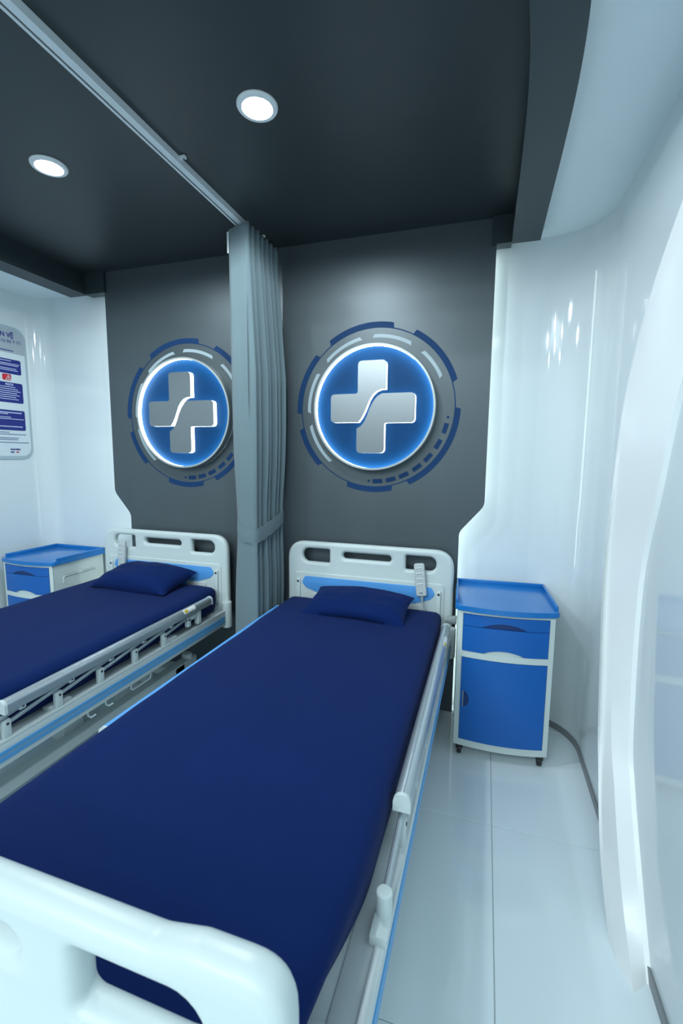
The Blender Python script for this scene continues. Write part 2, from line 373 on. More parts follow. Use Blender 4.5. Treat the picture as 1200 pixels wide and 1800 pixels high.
# ------------------------------------------------------------------ wall emblems
def arc_loop(r0, r1, a0, a1, slant0=0.0, slant1=0.0):
    """angles clockwise from top, degrees; slants shift the outer corners"""
    n = max(6, int(abs(a1-a0)/2)); P = lambda r, a: (r*math.sin(R(a)), r*math.cos(R(a)))
    return [P(r0, a0+(a1-a0)*k/n) for k in range(n+1)] + [P(r1, (a1+slant1)+((a0+slant0)-(a1+slant1))*k/n) for k in range(n+1)]
def emblem(cx, cz, label):
    t = thing('wall_emblem', label, 'sign', (cx, YP, cz), 0, 'round cross emblems on the graphite panel')
    def flat(name, loops, material, y=-0.0006, d=0.0012): return obj(name, plate(loops, d, 0, TO_XZ, (0, y, 0)), material, t)
    for a0, a1 in ((-36.4, 13.3), (27.6, 73.2), (90, 155), (165.8, 201), (225.4, 256.7), (266.8, 312.6)):
        flat('outer_arc', [arc_loop(0.464, 0.498, a0, a1, 1.2, -1.2)], PRINTBLUE, -0.0009, 0.0016)
    n = 128; P = lambda r: [(r*math.sin(2*math.pi*k/n), r*math.cos(2*math.pi*k/n)) for k in range(n)]
    flat('thin_ring', [P(0.470), P(0.464)], PRINTBLUE, -0.0005, 0.0008)
    for a0, a1 in ((-2.8, 30.6), (40.6, 67), (-47, -11.7), (267, 302), (220.3, 257.6)):
        flat('pale_arc', [arc_loop(0.408, 0.428, a0, a1, 1.5, -1.5)], PRINTGREY)
    for a in (106, 119, 131.6, 143, 155, 166, 176.8):
        flat('dash', [arc_loop(0.420, 0.446, a-3.9, a+3.9)], PRINTBLUE)
    for a in (97.5, 184):
        cxp, czp = 0.433*math.sin(R(a)), 0.433*math.cos(R(a))
        flat('dot', [[(cxp+0.0075*math.cos(2*math.pi*k/16), czp+0.0075*math.sin(2*math.pi*k/16)) for k in range(16)]], PRINTBLUE)
    # steel rim of the light box (axis Y, front towards -Y)
    def lathe(prof, n=96):
        bm = BM(); rows = [[bm.verts.new((r*math.sin(2*math.pi*k/n), y, r*math.cos(2*math.pi*k/n))) for r, y in prof] for k in range(n)]
        for k in range(n):
            a, b = rows[k], rows[(k+1) % n]
            for j in range(len(prof)): bm.faces.new((a[j], a[(j+1) % len(prof)], b[(j+1) % len(prof)], b[j]))
        return bm
    YF = -0.065
    obj('rim', lathe([(0.3525, YF), (0.3635, YF), (0.365, YF+0.0015), (0.365, -0.012), (0.3566, -0.012), (0.3566, YF+0.0025), (0.3525, YF+0.0025)]), RIMSTEEL, t)
    obj('led_ring', lathe([(0.3545, YF+0.0035), (0.3563, YF+0.0035), (0.3563, -0.014), (0.3545, -0.014)]), LEDRING, t)
    bm = BM(); cyl(bm, (0, -0.030, 0), (0, -0.0165, 0), 0.354, n=96); obj('face', bm, DISCBLUE, t)
    bm = BM(); cyl(bm, (0, -0.0165, 0), (0, 0.0, 0), 0.20, n=48); obj('spacer', bm, DARKBEAM, t)
    # split cross, two pieces
    s = 0.73/640; C = lambda x, y: ((x-533)*s, (526-y)*s)
    A = [C(457, 292), C(603, 292), C(603, 435), C(578, 436), C(556, 444), C(535, 462), C(519, 486), C(506, 517), C(493, 548), C(478, 576), C(460, 600), C(312, 600), C(312, 455), C(457, 455)]
    rA = [0.026, 0.026, 0, 0.01, 0.01, 0.01, 0.01, 0.01, 0.01, 0.01, 0, 0.026, 0.026, 0.016]
    B = [C(453, 757), C(453, 632), C(476, 618), C(494, 596), C(508, 565), C(522, 528), C(540, 494), C(560, 470), C(584, 457), C(752, 457), C(752, 604), C(598, 604), C(598, 757)]
    rB = [0.026, 0, 0.01, 0.01, 0.01, 0.01, 0.01, 0.01, 0.01, 0.026, 0.026, 0.012, 0.026]
    for pts, rr in ((A, rA), (B, rB)):
        q = round_poly(pts, rr, 5)
        c = obj('cross_half', plate([q], 0.004, 0, TO_XZ, (0, YF-0.006, 0)), STEEL, t)
        qi = q
        obj('lit_edge', plate([qi], 0.0385, 0, TO_XZ, (0, YF+0.0155, 0)), LEDSIDE, c)
    return t
emblem(-0.645, 1.833, 'backlit round blue cross emblem above the nearer bed')
emblem(-1.957, 1.826, 'backlit round blue cross emblem partly behind the curtain')

# ------------------------------------------------------------------ curtain rail and curtain
RX = -1.322
t = thing('curtain_rail', 'white curtain rail on the dark ceiling between the two beds', 'rail', (RX, 1.5, ZC))
bm = BM(); box(bm, -0.024, 0.024, -1.0, 1.13, -0.006, -0.0005); box(bm, -0.024, -0.021, -1.0, 1.13, -0.026, -0.006); box(bm, 0.021, 0.024, -1.0, 1.13, -0.026, -0.006)
box(bm, -0.024, -0.014, -1.0, 1.13, -0.029, -0.026); box(bm, -0.005, 0.024, -1.0, 1.13, -0.029, -0.026)
obj('channel', bm, RAILWHITE, t)
bm = BM(); box(bm, -0.020, 0.020, -0.99, 1.12, -0.012, -0.007); obj('slot', bm, RAILSLOT, t)
for y in (0.30, 1.03):
    bm = BM(); box(bm, 0.012, 0.052, y-0.009, y+0.009, -0.012, -0.0005, 0.002); b = obj('clip', bm, RAILWHITE, t)
    bm = BM(); cyl(bm, (0.043, y, -0.0145), (0.043, y, -0.0115), 0.004, n=12); obj('screw', bm, DARKMETAL, b)
bm = BM(); box(bm, -0.025, 0.025, 1.13, 1.138, -0.030, 0.0); obj('end_cap', bm, RAILWHITE, t)

def curtain():
    nz = 90; npl = 7; per = 20
    top, bot = 2.772, 0.10
    bm = BM(); rows = []
    rnd = random.Random(3); ph = [rnd.uniform(-0.5, 0.5) for _ in range(npl+1)]; am = [rnd.uniform(0.7, 1.25) for _ in range(npl+1)]
    for i in range(nz+1):
        f = i/nz; z = top+(bot-top)*f
        # tie pinch around z=1.16
        g = math.exp(-((z-1.16)/0.30)**2)
        low = max(0, min(1, (1.1-z)/0.9))
        hd = max(0, min(1, (z-2.55)/0.15))            # pleated header zone
        grow = max(0, min(1, (2.70-z)/0.7))
        # end points of the drape, in plan
        A = Vector((-1.395+0.018*g-0.012*low, 2.345)); Bf = Vector((-1.258+0.006*g+0.008*low, 2.285+0.008*g))
        E = Vector((-1.252+0.022*grow-0.012*g-0.040*low, 2.662-0.03*g*0+0.0*low))
        pts = []
        # flat leading edge that faces the viewer
        for k in range(7):
            s = k/6; p = A.lerp(Bf, s); p.y += 0.006*math.sin(s*7+z*1.3)*grow
            pts.append(p)
        N = npl*per
        d = (E-Bf); nrm = Vector((d.y, -d.x)).normalized()
        for k in range(1, N+1):
            s = k/N; c = s*npl; j = int(c)
            a = (0.017+0.031*grow)*(1-0.40*g)*(1-0.35*low)*am[min(j, npl)]
            w = math.sin(2*math.pi*c+ph[min(j, npl)]*0.0+0.5*math.sin(2.1*z+j)*grow*(1-g))
            w2 = math.sin(4*math.pi*c+1.0)*0.35*hd
            w = math.copysign(abs(w)**0.65, w)
            p = Bf+d*(s+0.012*math.sin(3*s*math.pi+z)*grow*(1-s)) + nrm*(a*(w+w2)-0.022*s*(1-s)*4*0.2)
            p.x += d.x*0.0
            if z < 1.1: p = p + (p-Vector((-1.3, 2.47)))*0.06*low
            pts.append(p)
        rows.append([bm.verts.new((p.x, p.y, z)) for p in pts])
    for a, b in zip(rows, rows[1:]):
        for k in range(len(a)-1): bm.faces.new((a[k], a[k+1], b[k+1], b[k]))
    return bm
t = thing('curtain', 'grey pleated curtain tied back between the two beds', 'curtain', (0, 0, 0))
c = obj('drape', curtain(), CURTAIN, t, 70)
sm = c.modifiers.new('thickness', 'SOLIDIFY'); sm.thickness = 0.002; sm.offset = 0
bm = BM(); box(bm, -1.403, -1.392, 2.338, 2.352, 2.65, 2.76, 0.001, 1); obj('hem_tag', bm, RAILWHITE, t)
def hull2(P):
    P = sorted(set((round(p[0], 5), round(p[1], 5)) for p in P))
    def half(Q):
        o = []
        for p in Q:
            while len(o) > 1 and (o[-1][0]-o[-2][0])*(p[1]-o[-2][1])-(o[-1][1]-o[-2][1])*(p[0]-o[-2][0]) <= 0: o.pop()
            o.append(p)
        return o
    lo, up = half(P), half(P[::-1]); return lo[:-1]+up[:-1]
def tie():
    pts = [(v.co.x, v.co.y) for v in c.data.vertices if 1.03 < v.co.z < 1.26]
    H = [Vector(p) for p in hull2(pts)]
    # resample evenly
    seg = [(H[i], H[(i+1) % len(H)]) for i in range(len(H))]; tot = sum((b_-a_).length for a_, b_ in seg); n = 72; Q = []
    for k in range(n):
        d = tot*k/n
        for a_, b_ in seg:
            L = (b_-a_).length
            if d <= L: Q.append(a_.lerp(b_, d/L)); break
            d -= L
    for _ in range(2): Q = [(Q[i-1]+2*Q[i]+Q[(i+1) % n])/4 for i in range(n)]
    bm = BM(); rows = []
    for k in range(n):
        t_ = (Q[(k+1) % n]-Q[k-1]).normalized(); nr = Vector((t_.y, -t_.x))
        p = Q[k]; zc = 1.088+0.085*max(0, (p.y-2.30)/0.36)+0.02*max(0, (-1.31-p.x)/0.06)
        wv = 0.003*math.sin(k*0.9)
        rows.append([bm.verts.new((p.x+nr.x*o, p.y+nr.y*o, zc+dz)) for o, dz in ((0.001, -0.041+wv), (0.004, -0.043+wv), (0.006, -0.02), (0.0065, 0.0), (0.006, 0.022), (0.006, 0.043+wv), (0.001, 0.042+wv))])
    for k in range(n):
        a_, b_ = rows[k], rows[(k+1) % n]
        for j in range(len(a_)-1): bm.faces.new((a_[j], a_[j+1], b_[j+1], b_[j]))
    return bm
tb = obj('tie_band', tie(), CURTAIN, t, 60)
for k in range(8):
    bm = BM(); y = 2.34+0.038*k
    box(bm, RX-0.008, RX+0.004, y-0.003, y+0.003, ZC-0.040, ZC-0.024); obj('glider', bm, RAILWHITE, t)

# ------------------------------------------------------------------ hospital beds
BL = 2.205
def board(parent, flip):
    """end board; local frame: width X, front towards -Y when flip=False"""
    hw = 0.513
    out = round_poly([(-hw, 0.42), (hw, 0.42), (hw, 1.02), (-hw, 1.02)], [0.05, 0.05, 0.115, 0.115], 10)
    if flip: out = round_poly([(-hw, 0.42), (hw, 0.42), (hw, 1.030), (0.40, 1.030), (0.345, 1.018), (-0.345, 1.018), (-0.40, 1.030), (-hw, 1.030)], [0.05, 0.05, 0.075, 0.05, 0.05, 0.05, 0.05, 0.075], 8)
    hl = rrect(-0.413, -0.236, 0.892, 0.977, (0.040, 0.010, 0.010, 0.040), 6)
    hm = rrect(-0.150, 0.150, 0.927, 0.967, 0.0199, 6)
    hr = rrect(0.236, 0.413, 0.892, 0.977, (0.010, 0.040, 0.040, 0.010), 6)
    thick = 0.048; bev = 0.019
    h = obj('footboard' if flip else 'headboard', plate([out, hl, hm, hr], thick, bev, TO_XZ, (0, 0, 0), 4), BEDWHITE, parent, 50)
    h.location = (0, thick/2, 0) if not flip else (0, -BL-thick/2, 0)
    if flip: h.rotation_euler = (0, 0, math.pi)
    f = -thick/2
    # raised field with light blue insert, screws and lower grip lip
    fld = round_poly([(-0.465, 0.47), (0.465, 0.47), (0.465, 0.826), (-0.465, 0.826)], [0.02, 0.02, 0.03, 0.03], 5)
    obj('raised_field', plate([fld], 0.008, 0.0035, TO_XZ, (0, f-0.002, 0), 2), BEDWHITE, h, 50)
    blue = round_poly([(-0.392, 0.802), (0.392, 0.802), (0.415, 0.760), (0.385, 0.728), (0.27, 0.690), (0.2, 0.640), (-0.2, 0.640), (-0.27, 0.690), (-0.385, 0.728), (-0.415, 0.760)], [0.02]*2+[0.02]*8, 4)
    obj('blue_insert', plate([blue], 0.005, 0.0015, TO_XZ, (0, f-0.007, 0), 2), BEDBLUE, h)
    for s in (-1, 1):
        bm = BM(); box(bm, s*0.435-0.012, s*0.435+0.012, f-0.020, f-0.004, 0.56, 0.785, 0.005); p = obj('bracket', bm, BEDWHITE, h)
        bm = BM(); cyl(bm, (s*0.435, f-0.0225, 0.768), (s*0.435, f-0.018, 0.768), 0.007, n=14); obj('screw', bm, DARKMETAL, p)
        lip = rrect(min(s*0.20, s*0.35), max(s*0.20, s*0.35), 0.655, 0.695, 0.012, 4)
        obj('grip_slot', plate([lip], 0.004, 0.001, TO_XZ, (0, f-0.0105, 0), 1), CHASSIS, h)
    return h
def side_beam(parent, s):
    bm = BM(); xo = s*0.513; xi = s*0.435
    x0, x1 = min(xo, xi), max(xo, xi)
    box(bm, x0, x1, -BL+0.02, -0.012, 0.425, 0.512, 0.004, 2)
    xa = xo-s*0.022
    box(bm, min(xo, xa), max(xo, xa), -BL+0.02, -0.012, 0.510, 0.522, 0.003, 2)
    b = obj('side_beam', bm, BEDPAINT, parent)
    for z0 in (0.447, 0.470):
        bm = BM(); a, c = xo-s*0.001, xo+s*0.004
        box(bm, min(a, c), max(a, c), -BL+0.05, -0.05, z0, z0+0.017, 0.0012, 1); obj('bumper_stripe', bm, STRIPE, b)
    for y in (-0.005, -BL+0.005):
        bm = BM(); cyl(bm, (s*0.505, y, 0.40), (s*0.505, y, 0.575), 0.033, n=24, bev=0.006); obj('corner_socket', bm, BEDWHITE, b)
    for k, y in enumerate((-1.03, -1.13)):
        hk = [(s*0.49, y, 0.43), (s*0.492, y, 0.40), (s*0.495, y, 0.398), (s*0.50, y+0.008, 0.388), (s*0.503, y+0.03, 0.390)]
        bm = BM(); tube(bm, hk, 0.0045, 8); obj('hook', bm, BEDPAINT, b)
    bm = BM(); tube(bm, [(s*0.49, -0.87, 0.43), (s*0.49, -0.87, 0.392), (s*0.492, -0.862, 0.384), (s*0.492, -0.738, 0.384), (s*0.49, -0.73, 0.392), (s*0.49, -0.73, 0.43)], 0.0045, 8); obj('wire_loop', bm, BEDPAINT, b)
    for y in (-0.55, -1.25):
        bm = BM(); box(bm, min(s*0.44, s*0.488), max(s*0.44, s*0.488), y-0.05, y+0.05, 0.510, 0.527, 0.003); obj('clamp_plate', bm, BEDPAINT, b)
    return b
def guard(parent, s, blue):
    x = 0.497 if s > 0 else -0.491
    ZG = 0.0 if s > 0 else -0.009
    y0, y1 = -1.495, -0.195
    prof = []
    for k in range(13): a = R(180*k/12); prof.append((0.0225*math.cos(a), 0.0225*math.sin(a)))
    prof += [(-0.0225, -0.024), (0.0225, -0.024)]
    bm = BM(); sweep(bm, prof, [((x, y0, 0.643), (1, 0, 0), (0, 0, 1)), ((x, y1, 0.643), (1, 0, 0), (0, 0, 1))])
    g = obj('guard_rail', bm, ALU, parent, 40); g.location.z = ZG
    for y, e2 in ((y0-0.006, -1), (y1+0.006, 1)):
        p2 = [(a*1.06, b*1.06) for a, b in prof]
        bm = BM(); ya, yb = sorted((y, y-e2*0.012))
        sweep(bm, p2, [((x, ya, 0.643), (1, 0, 0), (0, 0, 1)), ((x, yb, 0.643), (1, 0, 0), (0, 0, 1))]); obj('end_cap', bm, BEDWHITE, g, 40)
    if blue:
        bm = BM(); sweep(bm, [(0.0245*math.cos(R(a)), 0.0245*math.sin(R(a))) for a in range(20, 161, 10)]+[(0.022*math.cos(R(a)), 0.022*math.sin(R(a))) for a in range(160, 19, -10)],
                         [((x, y0+0.004, 0.643), (1, 0, 0), (0, 0, 1)), ((x, y1-0.004, 0.643), (1, 0, 0), (0, 0, 1))])
        obj('blue_cover', bm, BEDBLUE, g, 40)
    for k in range(6):
        yb = 0.90-2.60+0.214*k; yt = yb+0.276
        bm = BM(); box(bm, x-0.011, x+0.011, yb-0.016, yb+0.016, 0.515, 0.590, 0.006); b = obj('base_bracket', bm, BEDWHITE, g)
        if k == 0:
            bm = BM(); box(bm, x-0.02, x+0.02, yb-0.065, yb+0.02, 0.515, 0.540, 0.004); cyl(bm, (x, yb-0.005, 0.53), (x, yb-0.005, 0.592), 0.019, n=20, bev=0.005); obj('end_block', bm, BEDWHITE, g)
        bm = BM(); cyl(bm, (x+s*0.009, yb, 0.575), (x+s*0.0135, yb, 0.575), 0.005, n=10); obj('pivot', bm, DARKMETAL, b)
        bm = BM(); box(bm, x-0.010, x+0.010, yt-0.014, yt+0.014, 0.598, 0.632, 0.004); b2 = obj('top_bracket', bm, BEDWHITE, g)
        bm = BM(); cyl(bm, (x+s*0.008, yt, 0.612), (x+s*0.0125, yt, 0.612), 0.005, n=10); obj('pivot', bm, DARKMETAL, b2)
        bm = BM(); tube(bm, [(x, yb, 0.572), (x, yt, 0.612)], 0.0085, 10); obj('link_bar', bm, ALU2, g)
    # latch at the head end
    bm = BM(); box(bm, x-0.014, x+0.014, -0.335, -0.300, 0.535, 0.612, 0.004); box(bm, x-0.012, x+0.012, -0.43, -0.30, 0.580, 0.606, 0.005); box(bm, x-0.012, x+0.012, -0.43, -0.40, 0.548, 0.60, 0.004)
    obj('latch', bm, BEDWHITE, g)
    # warning sticker on the tube
    ys = -0.42
    bm = BM(); a0, a1 = (0, 70) if s > 0 else (110, 180)
    rows = []
    for y in (ys-0.055, ys+0.055):
        rows.append([bm.verts.new((x+0.0232*math.cos(R(a)), y, 0.643+0.0232*math.sin(R(a)))) for a in [a0+(a1-a0)*k/6 for k in range(7)]])
    for k in range(6): bm.faces.new((rows[0][k], rows[0][k+1], rows[1][k+1], rows[1][k]))
    st = obj('sticker', bm, STICKER, g)
    bm = BM(); rows = []
    for y in (ys-0.045, ys-0.015):
        rows.append([bm.verts.new((x+0.0236*math.cos(R(a)), y, 0.643+0.0236*math.sin(R(a)))) for a in [a0+14+(a1-a0-28)*k/6 for k in range(7)]])
    for k in range(6): bm.faces.new((rows[0][k], rows[0][k+1], rows[1][k+1], rows[1][k]))
    obj('sticker_mark', bm, YELLOW, st)
    return g
def bed(label, loc, rz):
    t = thing('hospital_bed', label, 'bed', loc, rz, 'adjustable hospital beds')
    board(t, False); board(t, True)
    for s in (-1, 1): side_beam(t, s); guard(t, s, s < 0)
    bm = BM(); box(bm, -0.44, 0.44, -BL+0.06, -0.05, 0.488, 0.508, 0.004); obj('mattress_deck', bm, BEDPAINT, t)
    for y in (-BL+0.03, -0.04):
        bm = BM(); box(bm, -0.44, 0.44, y-0.02, y+0.02, 0.43, 0.487, 0.004); obj('cross_beam', bm, BEDPAINT, t)
    # inner mattress stops near the foot
    for s in (-1, 1):
        bm = BM(); box(bm, min(s*0.40, s*0.452), max(s*0.40, s*0.452), -2.02, -1.94, 0.505, 0.548, 0.005); obj('mattress_stop', bm, BEDWHITE, t)
    # base chassis
    ch = None
    for s in (-1, 1):
        bm = BM(); box(bm, min(s*0.30, s*0.36), max(s*0.30, s*0.36), -2.05, -0.15, 0.195, 0.245, 0.005); obj('chassis_beam', bm, CHASSIS, t)
        for y in (-0.21, -1.92):
            bm = BM(); cyl(bm, (s*0.33, y, 0.235), (s*0.33, y, 0.275), 0.032, n=20, bev=0.008); obj('post_cap', bm, CHASSIS, t)
            bm = BM(); cyl(bm, (s*0.33-0.014, y, 0.062), (s*0.33+0.014, y, 0.062), 0.0615, n=28, bev=0.006); w = obj('caster', bm, BLACK, t)
            bm = BM(); box(bm, s*0.33-0.024, s*0.33-0.017, y-0.03, y+0.03, 0.05, 0.15); box(bm, s*0.33+0.017, s*0.33+0.024, y-0.03, y+0.03, 0.05, 0.15); box(bm, s*0.33-0.024, s*0.33+0.024, y-0.03, y+0.03, 0.13, 0.20, 0.01)
            obj('caster_fork', bm, CHASSIS, w)
        # lifting arm and its pivot bracket
        bm = BM(); extr(bm, [(-1.02, 0.22), (-0.94, 0.22), (-0.50, 0.385), (-0.53, 0.435), (-0.60, 0.43)], lambda p: Vector((s*0.25, p[0], p[1])), lambda p: Vector((s*0.29, p[0], p[1]))); obj('lift_arm', bm, CHASSIS, t)
        bm = BM(); box(bm, min(s*0.23, s*0.31), max(s*0.23, s*0.31), -1.10, -0.99, 0.22, 0.43, 0.006); obj('lift_column', bm, CHASSIS, t)
        bm = BM(); box(bm, min(s*0.24, s*0.31), max(s*0.24, s*0.31), -0.56, -0.50, 0.24, 0.43, 0.006); b = obj('pivot_plate', bm, CHASSIS, t)
        bm = BM(); cyl(bm, (s*0.315, -0.53, 0.33), (s*0.335, -0.53, 0.33), 0.030, n=20, bev=0.004); obj('pivot_boss', bm, CHASSIS, b)
        bm = BM(); box(bm, min(s*0.23, s*0.31), max(s*0.23, s*0.31), -1.80, -1.66, 0.22, 0.43, 0.006); b = obj('lift_column', bm, CHASSIS, t)
        bm = BM(); cyl(bm, (s*0.312, -1.72, 0.33), (s*0.33, -1.72, 0.33), 0.042, n=24, bev=0.005); obj('pivot_boss', bm, CHASSIS, b)
    for y in (-0.32, -1.90):
        bm = BM(); box(bm, -0.36, 0.36, y-0.045, y+0.045, 0.19, 0.24, 0.005); obj('chassis_cross_beam', bm, CHASSIS, t)
    return t
BED_R = ((-0.657, 2.60, 0), R(-0.4)); BED_L = ((-2.120, 2.60, 0), R(0.0))
bed('nearer white hospital bed in front with its footboard in the foreground', *BED_R)
bed('far white hospital bed left of the curtain', *BED_L)

# mattresses with navy fitted sheets
def mattress(label, place):
    loc, rz = place
    hx, y0, y1, z0, z1, r = 0.472, -BL+0.06, -0.035, 0.5085, 0.684, 0.045
    nx, ny, nz = 26, 60, 8
    bm = BM()
    cx, cy, cz = -0.009, (y0+y1)/2, (z0+z1)/2; H = Vector((hx, (y1-y0)/2, (z1-z0)/2))
    r0 = bmesh.ops.create_cube(bm, size=2)
    def cut(axis, n):
        for k in range(1, n):
            p = -1+2*k/n; co = Vector((0, 0, 0)); co[axis] = p; no = Vector((0, 0, 0)); no[axis] = 1
            bmesh.ops.bisect_plane(bm, geom=bm.verts[:]+bm.edges[:]+bm.faces[:], plane_co=co, plane_no=no)
    cut(0, nx); cut(1, ny); cut(2, nz)
    for v in bm.verts:
        # denser near edges
        q = Vector([math.copysign(abs(c)**0.8, c) if i < 2 else c for i, c in enumerate(v.co)])
        p = Vector((q.x*H.x, q.y*H.y, q.z*H.z))
        inner = Vector([max(-(H[i]-r), min(H[i]-r, p[i])) for i in range(3)])
        d = p-inner
        if d.length > 1e-6: p = inner+d.normalized()*min(d.length, r) if d.length > r else p
        w = Vector((p.x+cx, p.y+cy, p.z+cz))
        zt = min(1.0, max(0.0, (w.z-z0)/(z1-z0)))
        # sheet pulled in under the mattress, more so near the foot corners
        foot = max(0, min(1, (-1.66-w.y)/0.50)); foot = foot**1.6
        pull = (1-zt)**1.1*0.165*foot + 0.012*foot + (1-zt)**2*0.012
        if abs(p.x) > hx-0.12: w.x -= math.copysign(pull*(abs(p.x)-(hx-0.12))/0.12, p.x)
        wr = noise.noise(Vector((w.x*4, w.y*2.2, w.z*3+loc[0]*3)))*0.004
        if zt > 0.6: w.z += wr+0.003*noise.noise(Vector((w.x*9+w.y*6, w.y*3, loc[0])))-0.010*foot*max(0, (abs(w.x)-0.3)/0.16)
        else:
            fold = math.sin((w.y*16+w.z*28))*0.005*foot*(1-zt)
            w.x += math.copysign(fold, w.x) if abs(w.x) > hx-0.08 else 0
            if abs(w.x) > hx-0.05: w.x += wr*0.8
        v.co = w
    o = obj('mattress', bm, NAVY, None, 60); o.location = loc; o.rotation_euler = (0, 0, rz)
    tag(o, label, 'mattress', 'mattresses in navy sheets')
mattress('mattress in a navy blue fitted sheet on the nearer bed', BED_R)
mattress('mattress in a navy blue fitted sheet on the far left bed', BED_L)
# pillows
def pillow(label, loc, rot, w, d, h, seed, plump=1.0):
    nx, ny = 36, 24; bm = BM(); top = {}; bot = {}
    for i in range(nx+1):
        for j in range(ny+1):
            u, v = -1+2*i/nx, -1+2*j/ny
            e1 = (1-abs(u)**2.6); e2 = (1-abs(v)**2.6)
            th = max(0, e1*e2)**0.5
            x = u*w/2*(1-0.06*(1-v*v)*abs(u)**4*1.0) ; y = v*d/2*(1-0.08*(1-u*u)*abs(v)**4)
            n = noise.noise(Vector((u*2.2+seed, v*2.0, seed)))*0.010+noise.noise(Vector((u*6+seed, v*3, 2)))*0.004
            rim = 0.003*noise.noise(Vector((u*3, v*3, seed+5)))
            wav = 0.010*math.sin(u*4+seed)*abs(v)**6
            zt = th*h*(0.75*plump)+n*th+wav; zb = -th*h*0.30+wav
            top[i, j] = bm.verts.new((x, y, zt+rim))
            bot[i, j] = top[i, j] if i in (0, nx) or j in (0, ny) else bm.verts.new((x, y, zb))
    for i in range(nx):
        for j in range(ny):
            bm.faces.new((top[i, j], top[i+1, j], top[i+1, j+1], top[i, j+1]))
            bm.faces.new((bot[i, j], bot[i, j+1], bot[i+1, j+1], bot[i+1, j]))
    o = obj('pillow', bm, NAVY, None, 75); o.location = loc; o.rotation_euler = rot
    return tag(o, label, 'pillow', 'navy pillows')
pillow('navy blue pillow leaning on the headboard of the nearer bed', (-0.645, 2.388, 0.724), (R(14), 0, R(-3)), 0.585, 0.30, 0.085, 1.3)
pillow('plump navy blue pillow on the far left bed', (-2.13, 2.42, 0.722), (R(11), 0, R(-2)), 0.60, 0.34, 0.13, 4.1)
# hand controllers
def remote(label, loc, rot, tail):
    t = thing('bed_remote', label, 'remote control', loc, 0, 'bed hand controllers'); t.rotation_euler = rot
    body = rrect(-0.030, 0.030, -0.095, 0.095, 0.012, 5)
    b = obj('body', plate([body], 0.022, 0.006, TO_XZ, (0, 0, 0), 2), REMOTE, t, 50)
    for k in range(4):
        z = 0.065-k*0.031
        p = obj('button', plate([rrect(-0.021, 0.021, z-0.0095, z+0.0095, 0.003, 3)], 0.002, 0.0005, TO_XZ, (0, -0.0115, 0), 1), REMOTEBTN, b)
        for x, w, dz in ((-0.013, 0.004, -0.002), (-0.005, 0.003, 0.001), (0.006, 0.005, -0.001), (0.014, 0.003, 0.003)):
            obj('print_mark', plate([[(x-w, z+dz-0.0018), (x+w, z+dz-0.0006), (x+w, z+dz+0.0018), (x-w, z+dz+0.0006)]], 0.0006, 0, TO_XZ, (0, -0.0127, 0)), INK, p)
    obj('logo_print', plate([rrect(-0.009, 0.009, -0.077, -0.072, 0.001, 2)], 0.0006, 0, TO_XZ, (0, -0.0112, 0)), INK, b)
    bm = BM()
    for k in range(6): cyl(bm, (0, 0.002, -0.095-k*0.007), (0, 0.002, -0.1005-k*0.007), 0.0095-k*0.0008, n=14)
    obj('strain_relief', bm, CORD, t)
    bm = BM(); tube(bm, catmull([(0, 0.002, -0.09), (0.002, 0.002, -0.14)]+tail, 6), 0.0032, 8); obj('cord', bm, CORD, t)
    return t
remote('grey hand controller hung on the headboard of the nearer bed', (-0.327, 2.571, 0.848), (R(-4), R(-7), 0), [(0.012, 0.004, -0.165), (0.03, 0.012, -0.20), (0.06, 0.012, -0.25)])
remote('grey hand controller hung on the headboard of the far left bed', (-2.440, 2.571, 0.846), (R(-4), R(1), 0), [(-0.008, 0.004, -0.17), (-0.02, 0.010, -0.25)])
# coiled cable by the nearer headboard
pts = []
for k in range(200):
    a = 2*math.pi*k/14; f = k/199
    pts.append((-0.176+0.058*f+0.0*math.cos(a), 2.515+0.012*math.cos(a)+0.045*f, 0.648+0.022*math.sin(a)*(0.6+0.5*f)-0.012*f))
bm = BM(); tube(bm, pts, 0.003, 6); tag(obj('coiled_cable', bm, CORD), 'grey coiled cable at the right post of the nearer headboard', 'cable')

